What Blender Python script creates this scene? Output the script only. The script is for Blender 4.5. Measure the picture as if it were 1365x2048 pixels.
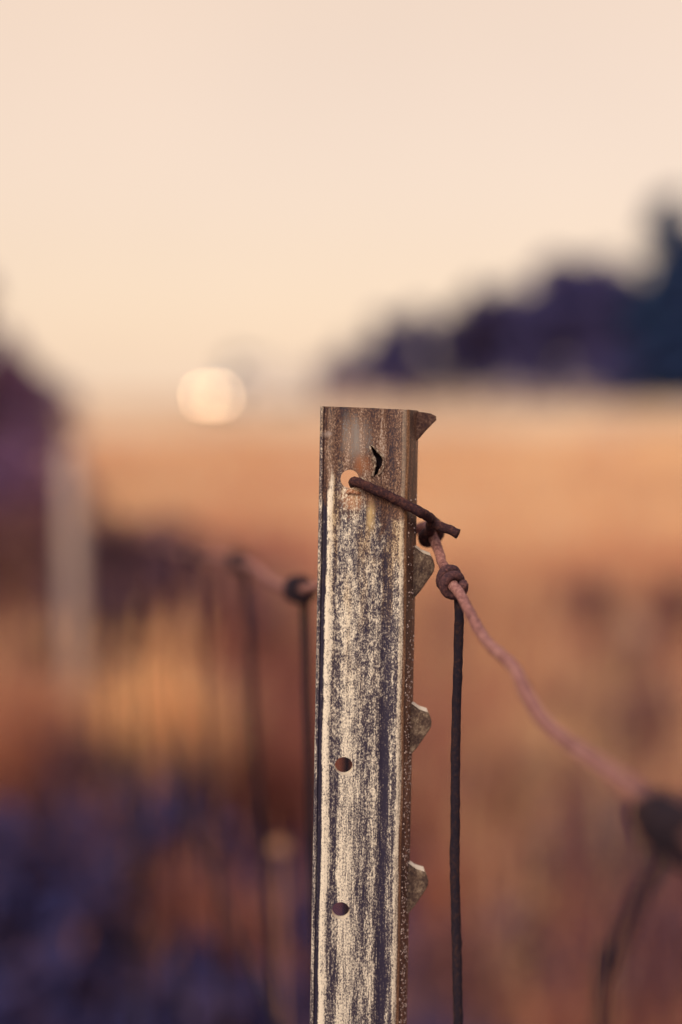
import bpy, bmesh, math, random
import numpy as np
from mathutils import Vector, Matrix, noise

for o in list(bpy.data.objects):
    bpy.data.objects.remove(o)
scene = bpy.context.scene
COL = scene.collection
R = math.radians
random.seed(7)
rng = np.random.default_rng(7)

# ------------------------------------------------------------------ camera
CAM_H = 1.30
FPX = 50.0 / 36.0 * 2048.0
CX, CY, HORIZON = 682.5, 1024.0, 790.0
PITCH = math.atan((CY - HORIZON) / FPX)
cam_data = bpy.data.cameras.new('camera')
cam = bpy.data.objects.new('camera', cam_data)
COL.objects.link(cam)
cam.location = (0, 0, CAM_H)
cam.rotation_euler = (math.pi / 2 - PITCH, 0, 0)
cam_data.sensor_fit = 'VERTICAL'
cam_data.sensor_height = 36
cam_data.lens = 50
cam_data.clip_start = 0.02
cam_data.clip_end = 3000
cam_data.dof.use_dof = True
cam_data.dof.focus_distance = 0.502
cam_data.dof.aperture_fstop = 2.5
scene.camera = cam

# ------------------------------------------------------------------ sky
SUN_EL, SUN_AZ = 40.0, -150.0        # azimuth from +Y towards +X, degrees: behind the camera, to its left
world = bpy.data.worlds.new('World')
scene.world = world
world.use_nodes = True
wt = world.node_tree
wt.nodes.clear()
w_out = wt.nodes.new('ShaderNodeOutputWorld')
sky = wt.nodes.new('ShaderNodeTexSky')
sky.sky_type = 'NISHITA'
sky.sun_disc = False
sky.sun_elevation = R(SUN_EL)
sky.sun_rotation = R(SUN_AZ)
sky.air_density = 1.0
sky.dust_density = 3.0
bg1 = wt.nodes.new('ShaderNodeBackground')
bg1.inputs['Strength'].default_value = 0.05
wt.links.new(sky.outputs[0], bg1.inputs['Color'])
# thin warm overcast veil; above the view it turns blue to tint shadows
tc = wt.nodes.new('ShaderNodeTexCoord')
sep = wt.nodes.new('ShaderNodeSeparateXYZ')
wt.links.new(tc.outputs['Generated'], sep.inputs[0])
veil = wt.nodes.new('ShaderNodeValToRGB')
ve = veil.color_ramp.elements
ve[0].position, ve[0].color = 0.0, (0.90, 0.655, 0.47, 1)
ve[1].position, ve[1].color = 1.0, (0.27, 0.30, 0.60, 1)
e = ve.new(0.10); e.color = (0.82, 0.565, 0.37, 1)
e = ve.new(0.36); e.color = (0.81, 0.57, 0.355, 1)
e = ve.new(0.55); e.color = (0.66, 0.50, 0.40, 1)
wt.links.new(sep.outputs['Z'], veil.inputs[0])
cl = wt.nodes.new('ShaderNodeTexNoise')
cl.inputs['Scale'].default_value = 2.2
cl.inputs['Detail'].default_value = 3
wt.links.new(tc.outputs['Generated'], cl.inputs['Vector'])
clr = wt.nodes.new('ShaderNodeMapRange')
clr.inputs['From Min'].default_value, clr.inputs['From Max'].default_value = 0.3, 0.7
clr.inputs['To Min'].default_value, clr.inputs['To Max'].default_value = 0.95, 1.04
wt.links.new(cl.outputs['Fac'], clr.inputs['Value'])
bg2 = wt.nodes.new('ShaderNodeBackground')
wt.links.new(veil.outputs[0], bg2.inputs['Color'])
wt.links.new(clr.outputs[0], bg2.inputs['Strength'])
wadd = wt.nodes.new('ShaderNodeAddShader')
wt.links.new(bg1.outputs[0], wadd.inputs[0])
wt.links.new(bg2.outputs[0], wadd.inputs[1])
wt.links.new(wadd.outputs[0], w_out.inputs['Surface'])

# ------------------------------------------------------------------ sun (soft, through thin cloud)
sd = bpy.data.lights.new('sun', 'SUN')
sd.energy = 2.5
sd.angle = R(24)
sd.color = (1.0, 0.84, 0.64)
sun = bpy.data.objects.new('sun', sd)
COL.objects.link(sun)
sdir = Vector((math.sin(R(SUN_AZ)) * math.cos(R(SUN_EL)), math.cos(R(SUN_AZ)) * math.cos(R(SUN_EL)), math.sin(R(SUN_EL))))
sun.rotation_euler = sdir.to_track_quat('Z', 'Y').to_euler()

vs = scene.view_settings
vs.view_transform = 'Standard'
vs.look = 'None'
vs.exposure = 0.0
vs.gamma = 1.0
vs.use_curve_mapping = False
scene.cycles.use_denoising = True
scene.cycles.use_adaptive_sampling = False
scene.cycles.max_bounces = 6

# ------------------------------------------------------------------ helpers
CP, SP = math.cos(PITCH), math.sin(PITCH)


def ray(px, py):
    """direction of a view ray with unit depth along the lens axis"""
    a, b = (px - CX) / FPX, (CY - py) / FPX
    return Vector((a, CP + b * SP, -SP + b * CP))


def at(px, py, d):
    return Vector((0, 0, CAM_H)) + ray(px, py) * d


def put(name, me, mat=None, parent=None):
    o = bpy.data.objects.new(name, me)
    COL.objects.link(o)
    if mat is not None and len(me.materials) == 0:
        me.materials.append(mat)
    if parent is not None:
        o.parent = parent
    return o


def tag(o, label=None, cat=None, group=None, kind=None):
    if label: o['label'] = label
    if cat: o['category'] = cat
    if group: o['group'] = group
    if kind: o['kind'] = kind
    return o


def empty(name, loc=(0, 0, 0), rz=0.0):
    o = bpy.data.objects.new(name, None)
    COL.objects.link(o)
    o.empty_display_size = 0.05
    o.location = loc
    o.rotation_euler = (0, 0, rz)
    return o


class MB:
    def __init__(s):
        s.v, s.f = [], []

    def box(s, c, size, rz=0.0, taper=(1, 1), shift=(0, 0)):
        b = len(s.v)
        cx, cy, cz = c
        hx, hy, hz = [q / 2 for q in size]
        for z, tx, ty, ox, oy in ((-hz, 1, 1, 0, 0), (hz, taper[0], taper[1], shift[0], shift[1])):
            for x, y in ((-hx, -hy), (hx, -hy), (hx, hy), (-hx, hy)):
                X, Y = x * tx + ox, y * ty + oy
                s.v.append((cx + X * math.cos(rz) - Y * math.sin(rz), cy + X * math.sin(rz) + Y * math.cos(rz), cz + z))
        for q in ((3, 2, 1, 0), (4, 5, 6, 7), (0, 1, 5, 4), (1, 2, 6, 5), (2, 3, 7, 6), (3, 0, 4, 7)):
            s.f.append(tuple(b + i for i in q))
        return s

    def prism(s, pts, axis_vec, flip=False):
        """closed polygon of 3-D points pushed along axis_vec"""
        b = len(s.v)
        n = len(pts)
        ax = Vector(axis_vec)
        for p in pts: s.v.append(tuple(p))
        for p in pts: s.v.append(tuple(Vector(p) + ax))
        s.f.append(tuple(b + i for i in range(n))[::-1])
        s.f.append(tuple(b + n + i for i in range(n)))
        for i in range(n):
            j = (i + 1) % n
            s.f.append((b + i, b + j, b + n + j, b + n + i))
        return s

    def tube(s, pts, rad, n=8, rough=0.0, seed=0, cap=True):
        pts = [Vector(p) for p in pts]
        m = len(pts)
        if not hasattr(rad, '__len__'): rad = [rad] * m
        b = len(s.v)
        t0 = (pts[1] - pts[0]).normalized()
        up = Vector((0, 0, 1)) if abs(t0.z) < 0.9 else Vector((1, 0, 0))
        nrm = (up - t0 * up.dot(t0)).normalized()
        for i in range(m):
            t = (pts[min(i + 1, m - 1)] - pts[max(i - 1, 0)])
            if t.length < 1e-9: t = t0
            t = t.normalized()
            nrm = (nrm - t * nrm.dot(t))
            nrm = nrm.normalized() if nrm.length > 1e-6 else t.orthogonal().normalized()
            bn = t.cross(nrm)
            for k in range(n):
                a = 2 * math.pi * k / n
                dv = nrm * math.cos(a) + bn * math.sin(a)
                r = rad[i]
                if rough:
                    q = pts[i] + dv * r
                    r *= 1 + rough * noise.noise((q * 420) + Vector((seed, 0, 0))) + rough * 0.6 * noise.noise((q * 1100) + Vector((0, seed, 0)))
                s.v.append(tuple(pts[i] + dv * r))
        for i in range(m - 1):
            for k in range(n):
                k2 = (k + 1) % n
                s.f.append((b + i * n + k, b + i * n + k2, b + (i + 1) * n + k2, b + (i + 1) * n + k))
        if cap:
            s.f.append(tuple(b + k for k in range(n))[::-1])
            s.f.append(tuple(b + (m - 1) * n + k for k in range(n)))
        return s

    def mesh(s, name, smooth=False, angle=None):
        me = bpy.data.meshes.new(name)
        me.from_pydata([tuple(v) for v in s.v], [], s.f)
        me.update()
        if smooth:
            me.polygons.foreach_set('use_smooth', [True] * len(me.polygons))
            if angle: me.set_sharp_from_angle(angle=R(angle))
        return me

    def build(s, name, mat, parent=None, smooth=False, angle=None):
        return put(name, s.mesh(name, smooth, angle), mat, parent)


def spline(pts, sub=10):
    """Catmull-Rom through the points"""
    P = [Vector(p) for p in pts]
    P = [P[0] * 2 - P[1]] + P + [P[-1] * 2 - P[-2]]
    out = []
    for i in range(1, len(P) - 2):
        a, b, c, d = P[i - 1], P[i], P[i + 1], P[i + 2]
        for k in range(sub):
            t = k / sub
            out.append(0.5 * ((2 * b) + (c - a) * t + (2 * a - 5 * b + 4 * c - d) * t * t + (3 * b - a - 3 * c + d) * t ** 3))
    out.append(P[-2].copy())
    return out


# ------------------------------------------------------------------ materials
class NT:
    def __init__(s, name, rough=0.8, spec=0.3, metallic=0.0):
        s.m = bpy.data.materials.new(name)
        s.m.use_nodes = True
        s.t = s.m.node_tree
        s.bsdf = s.t.nodes['Principled BSDF']
        s.bsdf.inputs['Roughness'].default_value = rough
        s.bsdf.inputs['Specular IOR Level'].default_value = spec
        s.bsdf.inputs['Metallic'].default_value = metallic
        s.tc = None

    def n(s, typ, **kw):
        nd = s.t.nodes.new(typ)
        for k, v in kw.items(): setattr(nd, k, v)
        return nd

    def link(s, a, b): s.t.links.new(a, b)

    def obj(s):
        if s.tc is None: s.tc = s.n('ShaderNodeTexCoord')
        return s.tc.outputs['Object']

    def val(s, x, sock):
        if isinstance(x, (int, float)): sock.default_value = x
        else: s.link(x, sock)

    def math(s, op, a, b=None, c=None, clamp=False):
        nd = s.n('ShaderNodeMath', operation=op)
        nd.use_clamp = clamp
        s.val(a, nd.inputs[0])
        if b is not None: s.val(b, nd.inputs[1])
        if c is not None: s.val(c, nd.inputs[2])
        return nd.outputs[0]

    def mapped(s, scale=(1, 1, 1), loc=(0, 0, 0)):
        mp = s.n('ShaderNodeMapping')
        mp.inputs['Scale'].default_value = scale
        mp.inputs['Location'].default_value = loc
        s.link(s.obj(), mp.inputs['Vector'])
        return mp.outputs[0]

    def noise(s, scale=1.0, detail=3, rough=0.55, vscale=(1, 1, 1), loc=(0, 0, 0)):
        nd = s.n('ShaderNodeTexNoise')
        nd.inputs['Scale'].default_value = scale
        nd.inputs['Detail'].default_value = detail
        nd.inputs['Roughness'].default_value = rough
        s.link(s.mapped(vscale, loc), nd.inputs['Vector'])
        return nd.outputs['Fac']

    def ramp(s, fac, stops, interp='LINEAR'):
        nd = s.n('ShaderNodeValToRGB')
        cr = nd.color_ramp
        cr.interpolation = interp
        els = cr.elements
        while len(els) < len(stops): els.new(0.5)
        for e_, (p, c) in zip(els, stops):
            e_.position = p
            e_.color = (c, c, c, 1) if isinstance(c, (int, float)) else (*c, 1)
        s.val(fac, nd.inputs[0])
        return nd.outputs[0]

    def rng(s, v, a, b, c=0.0, d=1.0, smooth=True):
        nd = s.n('ShaderNodeMapRange')
        if smooth: nd.interpolation_type = 'SMOOTHSTEP'
        for i, q in zip(('From Min', 'From Max', 'To Min', 'To Max'), (a, b, c, d)): nd.inputs[i].default_value = q
        s.link(v, nd.inputs['Value'])
        return nd.outputs[0]

    def mix(s, f, a, b):
        nd = s.n('ShaderNodeMix', data_type='RGBA')
        s.val(f, nd.inputs['Factor'])
        for q, i in ((a, 6), (b, 7)):
            if isinstance(q, tuple): nd.inputs[i].default_value = (*q, 1)
            else: s.link(q, nd.inputs[i])
        return nd.outputs[2]

    def color(s, c):
        if isinstance(c, tuple): s.bsdf.inputs['Base Color'].default_value = (*c, 1)
        else: s.link(c, s.bsdf.inputs['Base Color'])
        return s

    def bump(s, h, strength=0.5, dist=0.001):
        b = s.n('ShaderNodeBump')
        b.inputs['Strength'].default_value = strength
        b.inputs['Distance'].default_value = dist
        s.link(h, b.inputs['Height'])
        s.link(b.outputs[0], s.bsdf.inputs['Normal'])
        return s


def mottled(name, cols, scale, rough=0.85, spec=0.2, bump=0.0, bdist=0.002, vscale=(1, 1, 1), metallic=0.0):
    m = NT(name, rough, spec, metallic)
    f = m.noise(scale, 5, 0.6, vscale)
    k = len(cols)
    m.color(m.ramp(f, [(0.3 + 0.4 * i / max(k - 1, 1), c) for i, c in enumerate(cols)]))
    if bump: m.bump(m.noise(scale * 3, 4, 0.6, vscale), bump, bdist)
    return m.m


def toned(name, cols, rough=0.8, spec=0.15, trans=0.0):
    """colour chosen per blade or leaf by the mesh attribute 'tone'"""
    m = NT(name, rough, spec)
    at_ = m.n('ShaderNodeAttribute', attribute_name='tone')
    k = len(cols)
    c = m.ramp(at_.outputs['Fac'], [(i / (k - 1), c) for i, c in enumerate(cols)])
    m.color(c)
    if trans:
        tr = m.n('ShaderNodeBsdfTranslucent'); m.link(c, tr.inputs['Color'])
        mx = m.n('ShaderNodeMixShader'); mx.inputs[0].default_value = trans
        m.link(m.bsdf.outputs[0], mx.inputs[1]); m.link(tr.outputs[0], mx.inputs[2])
        m.link(mx.outputs[0], m.t.nodes['Material Output'].inputs['Surface'])
    return m.m


POST_W = 0.0353          # width of the steel post's face


def post_material(length):
    m = NT('weathered_galvanised_steel', 0.5, 0.5, 0.3)
    sp = m.n('ShaderNodeSeparateXYZ')
    m.link(m.obj(), sp.inputs[0])
    x, z0 = sp.outputs['X'], sp.outputs['Z']
    z = m.math('SUBTRACT', length, z0)                      # metres below the top
    wob = m.math('SUBTRACT', m.noise(1, 4, 0.6, (120, 120, 22)), 0.5)
    u = m.math('MULTIPLY_ADD', wob, 0.055, m.math('DIVIDE', x, POST_W))
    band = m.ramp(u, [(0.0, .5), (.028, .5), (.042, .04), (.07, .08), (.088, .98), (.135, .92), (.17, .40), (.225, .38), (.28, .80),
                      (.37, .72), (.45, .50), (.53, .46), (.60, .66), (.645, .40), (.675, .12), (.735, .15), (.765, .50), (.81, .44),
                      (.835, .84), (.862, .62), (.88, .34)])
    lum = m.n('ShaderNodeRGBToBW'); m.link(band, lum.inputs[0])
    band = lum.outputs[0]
    # upper stretch: bands washed together by an even bloom of zinc salts
    even = m.rng(z, 0.035, 0.15, 0.62, 0.0)
    inner = m.math('MULTIPLY', m.rng(u, .15, .2), m.rng(u, .88, .8))
    band = m.math('ADD', m.math('MULTIPLY', band, m.math('SUBTRACT', 1.0, m.math('MULTIPLY', even, inner))),
                  m.math('MULTIPLY', m.math('MULTIPLY', even, inner), 0.56))
    blot = m.math('SUBTRACT', m.noise(1, 5, 0.65, (300, 300, 34), (3, 1, 2)), 0.5)
    speck = m.math('SUBTRACT', m.noise(1, 3, 0.75, (2100, 2100, 1300)), 0.5)
    streak = m.math('SUBTRACT', m.noise(1, 3, 0.6, (1900, 1900, 90), (5, 0, 0)), 0.5)
    v = m.math('MULTIPLY_ADD', blot, 1.15, m.math('SUBTRACT', band, 0.05))
    v = m.math('MULTIPLY_ADD', speck, 2.1, v)
    v = m.math('MULTIPLY_ADD', m.math('MULTIPLY', streak, m.rng(z, .06, .17, .3, 1.15)), 1.0, v)
    iso = m.math('SUBTRACT', m.noise(1, 4, .65, (420, 420, 300), (1, 5, 2)), .5)
    v = m.math('MULTIPLY_ADD', m.math('MULTIPLY', iso, m.rng(z, .08, .17, 1.0, .25)), 1.2, v)
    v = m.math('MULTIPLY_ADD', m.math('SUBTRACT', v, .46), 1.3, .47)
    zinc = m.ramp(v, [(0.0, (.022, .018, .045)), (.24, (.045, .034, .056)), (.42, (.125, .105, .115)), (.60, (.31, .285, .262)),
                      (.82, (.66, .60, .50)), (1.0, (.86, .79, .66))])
    # brown rust over the top, ragged at its lower edge
    edge = m.math('MULTIPLY_ADD', m.math('SUBTRACT', m.noise(1, 4, 0.65, (190, 190, 80), (9, 2, 1)), 0.5), 0.040, z)
    left = m.rng(u, .05, .14, -0.004, 0.0)
    right = m.rng(u, .35, .62, 0.0, -0.016)
    edge = m.math('ADD', edge, m.math('ADD', left, right))
    cap = m.math('MULTIPLY', m.rng(edge, .0215, .029, 1.0, 0.0), m.rng(u, .026, .040, .25, 1.0))
    rv = m.math('ADD', m.math('MULTIPLY_ADD', speck, 2.0, m.math('MULTIPLY', streak, 0.5)), m.math('MULTIPLY_ADD', blot, 1.5, 0.44))
    rust = m.ramp(rv, [(0.05, (.018, .012, .024)), (.3, (.060, .028, .028)), (.52, (.135, .066, .042)), (.72, (.27, .165, .115)), (.9, (.46, .38, .33))])
    # yellow-brown weeping stain that thins out down the face
    stain = m.math('MULTIPLY', m.rng(m.noise(1, 4, .65, (210, 210, 26), (7, 7, 3)), .44, .64), m.rng(z, .13, .03))
    zinc = m.mix(m.math('MULTIPLY', stain, 0.75), zinc, m.ramp(v, [(0.1, (.035, .022, .03)), (.45, (.15, .085, .045)), (.75, (.36, .24, .12)), (1, (.60, .46, .27))]))
    col = m.mix(m.math('MULTIPLY', cap, 0.95), zinc, rust)
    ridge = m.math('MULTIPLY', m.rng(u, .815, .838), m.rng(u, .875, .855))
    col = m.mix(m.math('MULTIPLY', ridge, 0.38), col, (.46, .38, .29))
    # pale scuffed patch near the top

    def patch(cx, cz, rx, rz_, k=0.35):
        dx = m.math('DIVIDE', m.math('SUBTRACT', x, cx), rx)
        dz = m.math('DIVIDE', m.math('SUBTRACT', z, cz), rz_)
        q = m.math('ADD', m.math('MULTIPLY', dx, dx), m.math('MULTIPLY', dz, dz))
        q = m.math('MULTIPLY_ADD', blot, 6.0, q)
        q = m.math('MULTIPLY_ADD', speck, 5.0, q)
        return m.rng(q, 1.7, -0.6, 0.0, 1.0)
    col = m.mix(m.math('MULTIPLY', patch(.0128, .0115, .0045, .0075), 0.75), col, (.30, .27, .25))
    col = m.mix(m.math('MULTIPLY', patch(.0026, .0098, .0016, .0011), 0.9), col, (.36, .30, .28))
    col = m.mix(m.math('MULTIPLY', patch(.0118, .0315, .0038, .0060), 0.75), col, (.46, .20, .075))
    col = m.mix(m.math('MULTIPLY', patch(.0150, .0205, .0028, .0040), 0.7), col, (.36, .13, .045))
    col = m.mix(m.math('MULTIPLY', patch(.0185, .0365, .0013, .0065), 0.8), col, (.66, .48, .22))
    col = m.mix(m.math('MULTIPLY', patch(.0110, .0372, .0040, .0010), 0.85), col, (.05, .03, .04))
    # dark rust-brown band along and just below the tie wire across the face
    tx, tz = loc(722, 974)
    tx2, tz2 = loc(850, 1036)
    off = m.math('SUBTRACT', z, m.math('MULTIPLY_ADD', m.math('SUBTRACT', x, tx), (tz2 - tz) / (tx2 - tx), tz + .0014))
    off = m.math('MULTIPLY_ADD', blot, .006, off)
    tie_band = m.math('MULTIPLY', m.math('MULTIPLY', m.rng(off, -.0022, -.0004), m.rng(off, .0062, .0004)), m.rng(x, tx - .001, tx + .001))
    col = m.mix(m.math('MULTIPLY', tie_band, 0.8), col, m.ramp(rv, [(.1, (.02, .012, .02)), (.5, (.10, .042, .028)), (.9, (.30, .15, .08))]))
    # rust-stained fold and rusty side flange
    fold = m.math('MULTIPLY', m.rng(u, .855, .882), m.rng(u, .915, .893))
    col = m.mix(m.math('MULTIPLY', fold, 0.72), col, m.ramp(rv, [(0, (.15, .07, .03)), (.5, (.34, .17, .07)), (1, (.52, .33, .18))]))
    fl = m.rng(u, .888, .905)
    flc = m.ramp(rv, [(0.0, (.018, .010, .014)), (.40, (.075, .034, .024)), (.7, (.19, .095, .055)), (1.0, (.42, .26, .18))])
    col = m.mix(fl, col, flc)
    m.color(col)
    m.bump(m.math('ADD', speck, m.math('MULTIPLY', blot, 1.5)), 0.35, 0.0004)
    return m.m


M = {}


def rust_material(name, cols, sc=900):
    m = NT(name, 0.85, 0.2)
    a = m.noise(1, 4, 0.7, (sc, sc, sc))
    b = m.noise(1, 3, 0.6, (160, 160, 160), (4, 4, 1))
    f = m.math('ADD', m.math('MULTIPLY', a, 0.65), m.math('MULTIPLY', b, 0.35))
    m.color(m.ramp(f, [(0.34, cols[0]), (0.5, cols[1]), (0.66, cols[2])]))
    m.bump(a, 0.7, 0.0008)
    return m.m


M['line_rust'] = rust_material('pinkish_rust', [(.070, .030, .032), (.26, .118, .105), (.47, .26, .22)])
M['stay_rust'] = rust_material('dark_rust', [(.008, .006, .014), (.014, .009, .017), (.050, .022, .016)])
M['tie_rust'] = rust_material('maroon_rust', [(.016, .009, .018), (.040, .017, .020), (.14, .055, .042)])
M['knot_rust'] = rust_material('purple_rust', [(.022, .012, .022), (.055, .026, .032), (.17, .075, .070)])
M['pale_post'] = mottled('pale_weathered_wood', [(.34, .26, .24), (.56, .44, .39)], 14, vscale=(1, 1, .15), bump=.4)
M['bark'] = mottled('dark_bark', [(.030, .022, .045), (.06, .045, .065)], 5, bump=.5, bdist=.02, vscale=(1, 1, .3))
M['straw'] = toned('dry_grass_blades', [(.13, .056, .090), (.38, .140, .115), (.60, .260, .155), (.67, .465, .27), (.97, .63, .34)], trans=.3)
M['weed'] = toned('dead_weed_stems', [(.042, .028, .070), (.11, .052, .070), (.26, .11, .085)])
M['bramble'] = toned('shade_navy_bramble_leaves', [(.023, .026, .100), (.034, .033, .112), (.095, .052, .085)])  # navy of the undergrowth's shade is put into the leaf colour
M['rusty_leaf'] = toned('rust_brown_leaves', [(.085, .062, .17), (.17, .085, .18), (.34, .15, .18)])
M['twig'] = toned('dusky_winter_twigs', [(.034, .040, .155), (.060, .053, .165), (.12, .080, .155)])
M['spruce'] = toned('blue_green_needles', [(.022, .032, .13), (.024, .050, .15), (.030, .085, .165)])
M['white_paint'] = mottled('van_white_paint', [(.74, .72, .70), (.82, .80, .78)], 1.2, rough=.35, spec=.5)
M['grey_metal'] = mottled('van_grey_plastic', [(.06, .06, .075), (.10, .10, .11)], 3, rough=.6)
M['glass'] = mottled('van_dark_glass', [(.015, .015, .035), (.03, .028, .05)], 1, rough=.08, spec=.6)
M['tyre'] = mottled('tyre_rubber', [(.02, .02, .03), (.035, .033, .045)], 8, rough=.9)
lampm = NT('headlamp_light')
lampm.bsdf.inputs['Emission Color'].default_value = (1.0, 0.65, 0.36, 1)
lampm.bsdf.inputs['Emission Strength'].default_value = 30
M['lamp'] = lampm.m
drop = NT('water_drops', 0.05, 0.5)
drop.color((.62, .48, .42))
drop.bsdf.inputs['Transmission Weight'].default_value = 0.25
drop.bsdf.inputs['IOR'].default_value = 1.33
M['drop'] = drop.m


# ------------------------------------------------------------------ ground
def sstep(a, b, x):
    t = min(max((x - a) / (b - a), 0), 1)
    return t * t * (3 - 2 * t)


def ground_z(x, y):
    z = sstep(14, 90, y) * (0.45 + 0.50 * sstep(-8, 22, x))
    z += 0.05 * noise.noise((x * 0.35, y * 0.35, 0)) + 0.02 * noise.noise((x * 1.6, y * 1.6, 3))
    return z


def make_ground():
    ys = list(np.concatenate([np.linspace(-40, -2, 12), np.linspace(-1.5, 12, 60), np.geomspace(12.4, 1500, 60)]))
    xs1 = np.concatenate([np.linspace(0, 5, 24), np.geomspace(5.3, 1500, 44)])
    xs = list(np.concatenate([-xs1[:0:-1], xs1]))
    v = [(x, y, ground_z(x, y)) for y in ys for x in xs]
    n = len(xs)
    f = [(j * n + i, j * n + i + 1, (j + 1) * n + i + 1, (j + 1) * n + i) for j in range(len(ys) - 1) for i in range(n - 1)]
    me = bpy.data.meshes.new('field_ground')
    me.from_pydata(v, [], f)
    me.polygons.foreach_set('use_smooth', [True] * len(f))
    m = NT('field_soil_and_stubble', 0.95, 0.1)
    sp = m.n('ShaderNodeSeparateXYZ'); m.link(m.obj(), sp.inputs[0])
    far = m.rng(sp.outputs['Y'], 3.6, 10)                     # rough verge near the fence, stubble beyond
    big = m.noise(1.3, 4, 0.6)
    fine = m.noise(14, 5, 0.65)
    soil = m.ramp(fine, [(.3, (.032, .026, .080)), (.6, (.085, .050, .080)), (.8, (.24, .11, .085))])
    stub = m.ramp(m.noise(0.22, 4, 0.6, (1, .35, 1)), [(.3, (.46, .29, .18)), (.5, (.62, .44, .28)), (.7, (.72, .55, .36))])
    litter = m.math('MULTIPLY', m.rng(big, .5, .62), 0.55)
    near = m.mix(litter, soil, (.34, .15, .085))
    m.color(m.mix(far, near, stub))
    m.bump(fine, .5, .02)
    return tag(put('field_ground', me, m.m), kind='structure')


make_ground()


# ------------------------------------------------------------------ foliage builders
def set_tone(me, tones):
    a = me.attributes.new('tone', 'FLOAT', 'FACE')
    a.data.foreach_set('value', np.asarray(tones, dtype=np.float32))


def quads_mesh(name, V, tones, nper):
    """V: (n, nper, 3) polygons of nper corners"""
    n = len(V)
    me = bpy.data.meshes.new(name)
    me.vertices.add(n * nper)
    me.vertices.foreach_set('co', V.reshape(-1).astype(np.float32))
    me.loops.add(n * nper)
    me.loops.foreach_set('vertex_index', np.arange(n * nper, dtype=np.int32))
    me.polygons.add(n)
    me.polygons.foreach_set('loop_start', np.arange(0, n * nper, nper, dtype=np.int32))
    me.polygons.foreach_set('loop_total', np.full(n, nper, dtype=np.int32))
    me.update()
    set_tone(me, tones)
    return me


def leaves(C, size, tones, up=0.2, aspect=1.7):
    """leaf quads of the given sizes round the centres C"""
    n = len(C)
    d = rng.normal(size=(n, 3)); d[:, 2] += up
    d /= np.linalg.norm(d, axis=1)[:, None]
    o = rng.normal(size=(n, 3))
    s = np.cross(d, o); s /= np.linalg.norm(s, axis=1)[:, None]
    L = (size * aspect)[:, None] * d * 0.5
    W = size[:, None] * s * 0.5
    V = np.stack([C - L, C + W * 0.9, C + L, C - W * 0.9], axis=1)
    return V


def blades(base, height, width, lean, yaw, bend):
    """each blade two stacked quads that taper and arch"""
    n = len(base)
    dx, dy = np.cos(yaw), np.sin(yaw)
    sx, sy = -dy, dx
    tilt = np.stack([dx, dy], 1)
    side = np.stack([sx, sy, np.zeros(n)], 1)
    out = []
    prev = None
    for k, (t, w) in enumerate(((0, 1.0), (.5, .75), (1.0, .12))):
        off = (lean * t + bend * t * t) * height
        c = base + np.concatenate([tilt * off[:, None], (height * t * (1 - 0.15 * np.abs(bend) * t))[:, None]], 1)
        ww = (width * w * 0.5)[:, None] * side
        cur = (c - ww, c + ww)
        if prev is not None:
            out.append(np.stack([prev[0], prev[1], cur[1], cur[0]], 1))
        prev = cur
    return np.concatenate(out, 0)


FENCE_SLOPE = (60.0 - CX) / FPX               # the fence runs away at this slope


def fence_x(d):
    return (900 - CX) / FPX * 0.5 + FENCE_SLOPE * (d - 0.5)


def patchy(x, y, s=1.0, seed=0.0):
    return noise.noise((x * s, y * s, seed)) + 0.5 * noise.noise((x * s * 2.3, y * s * 2.3, seed + 5))


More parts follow.
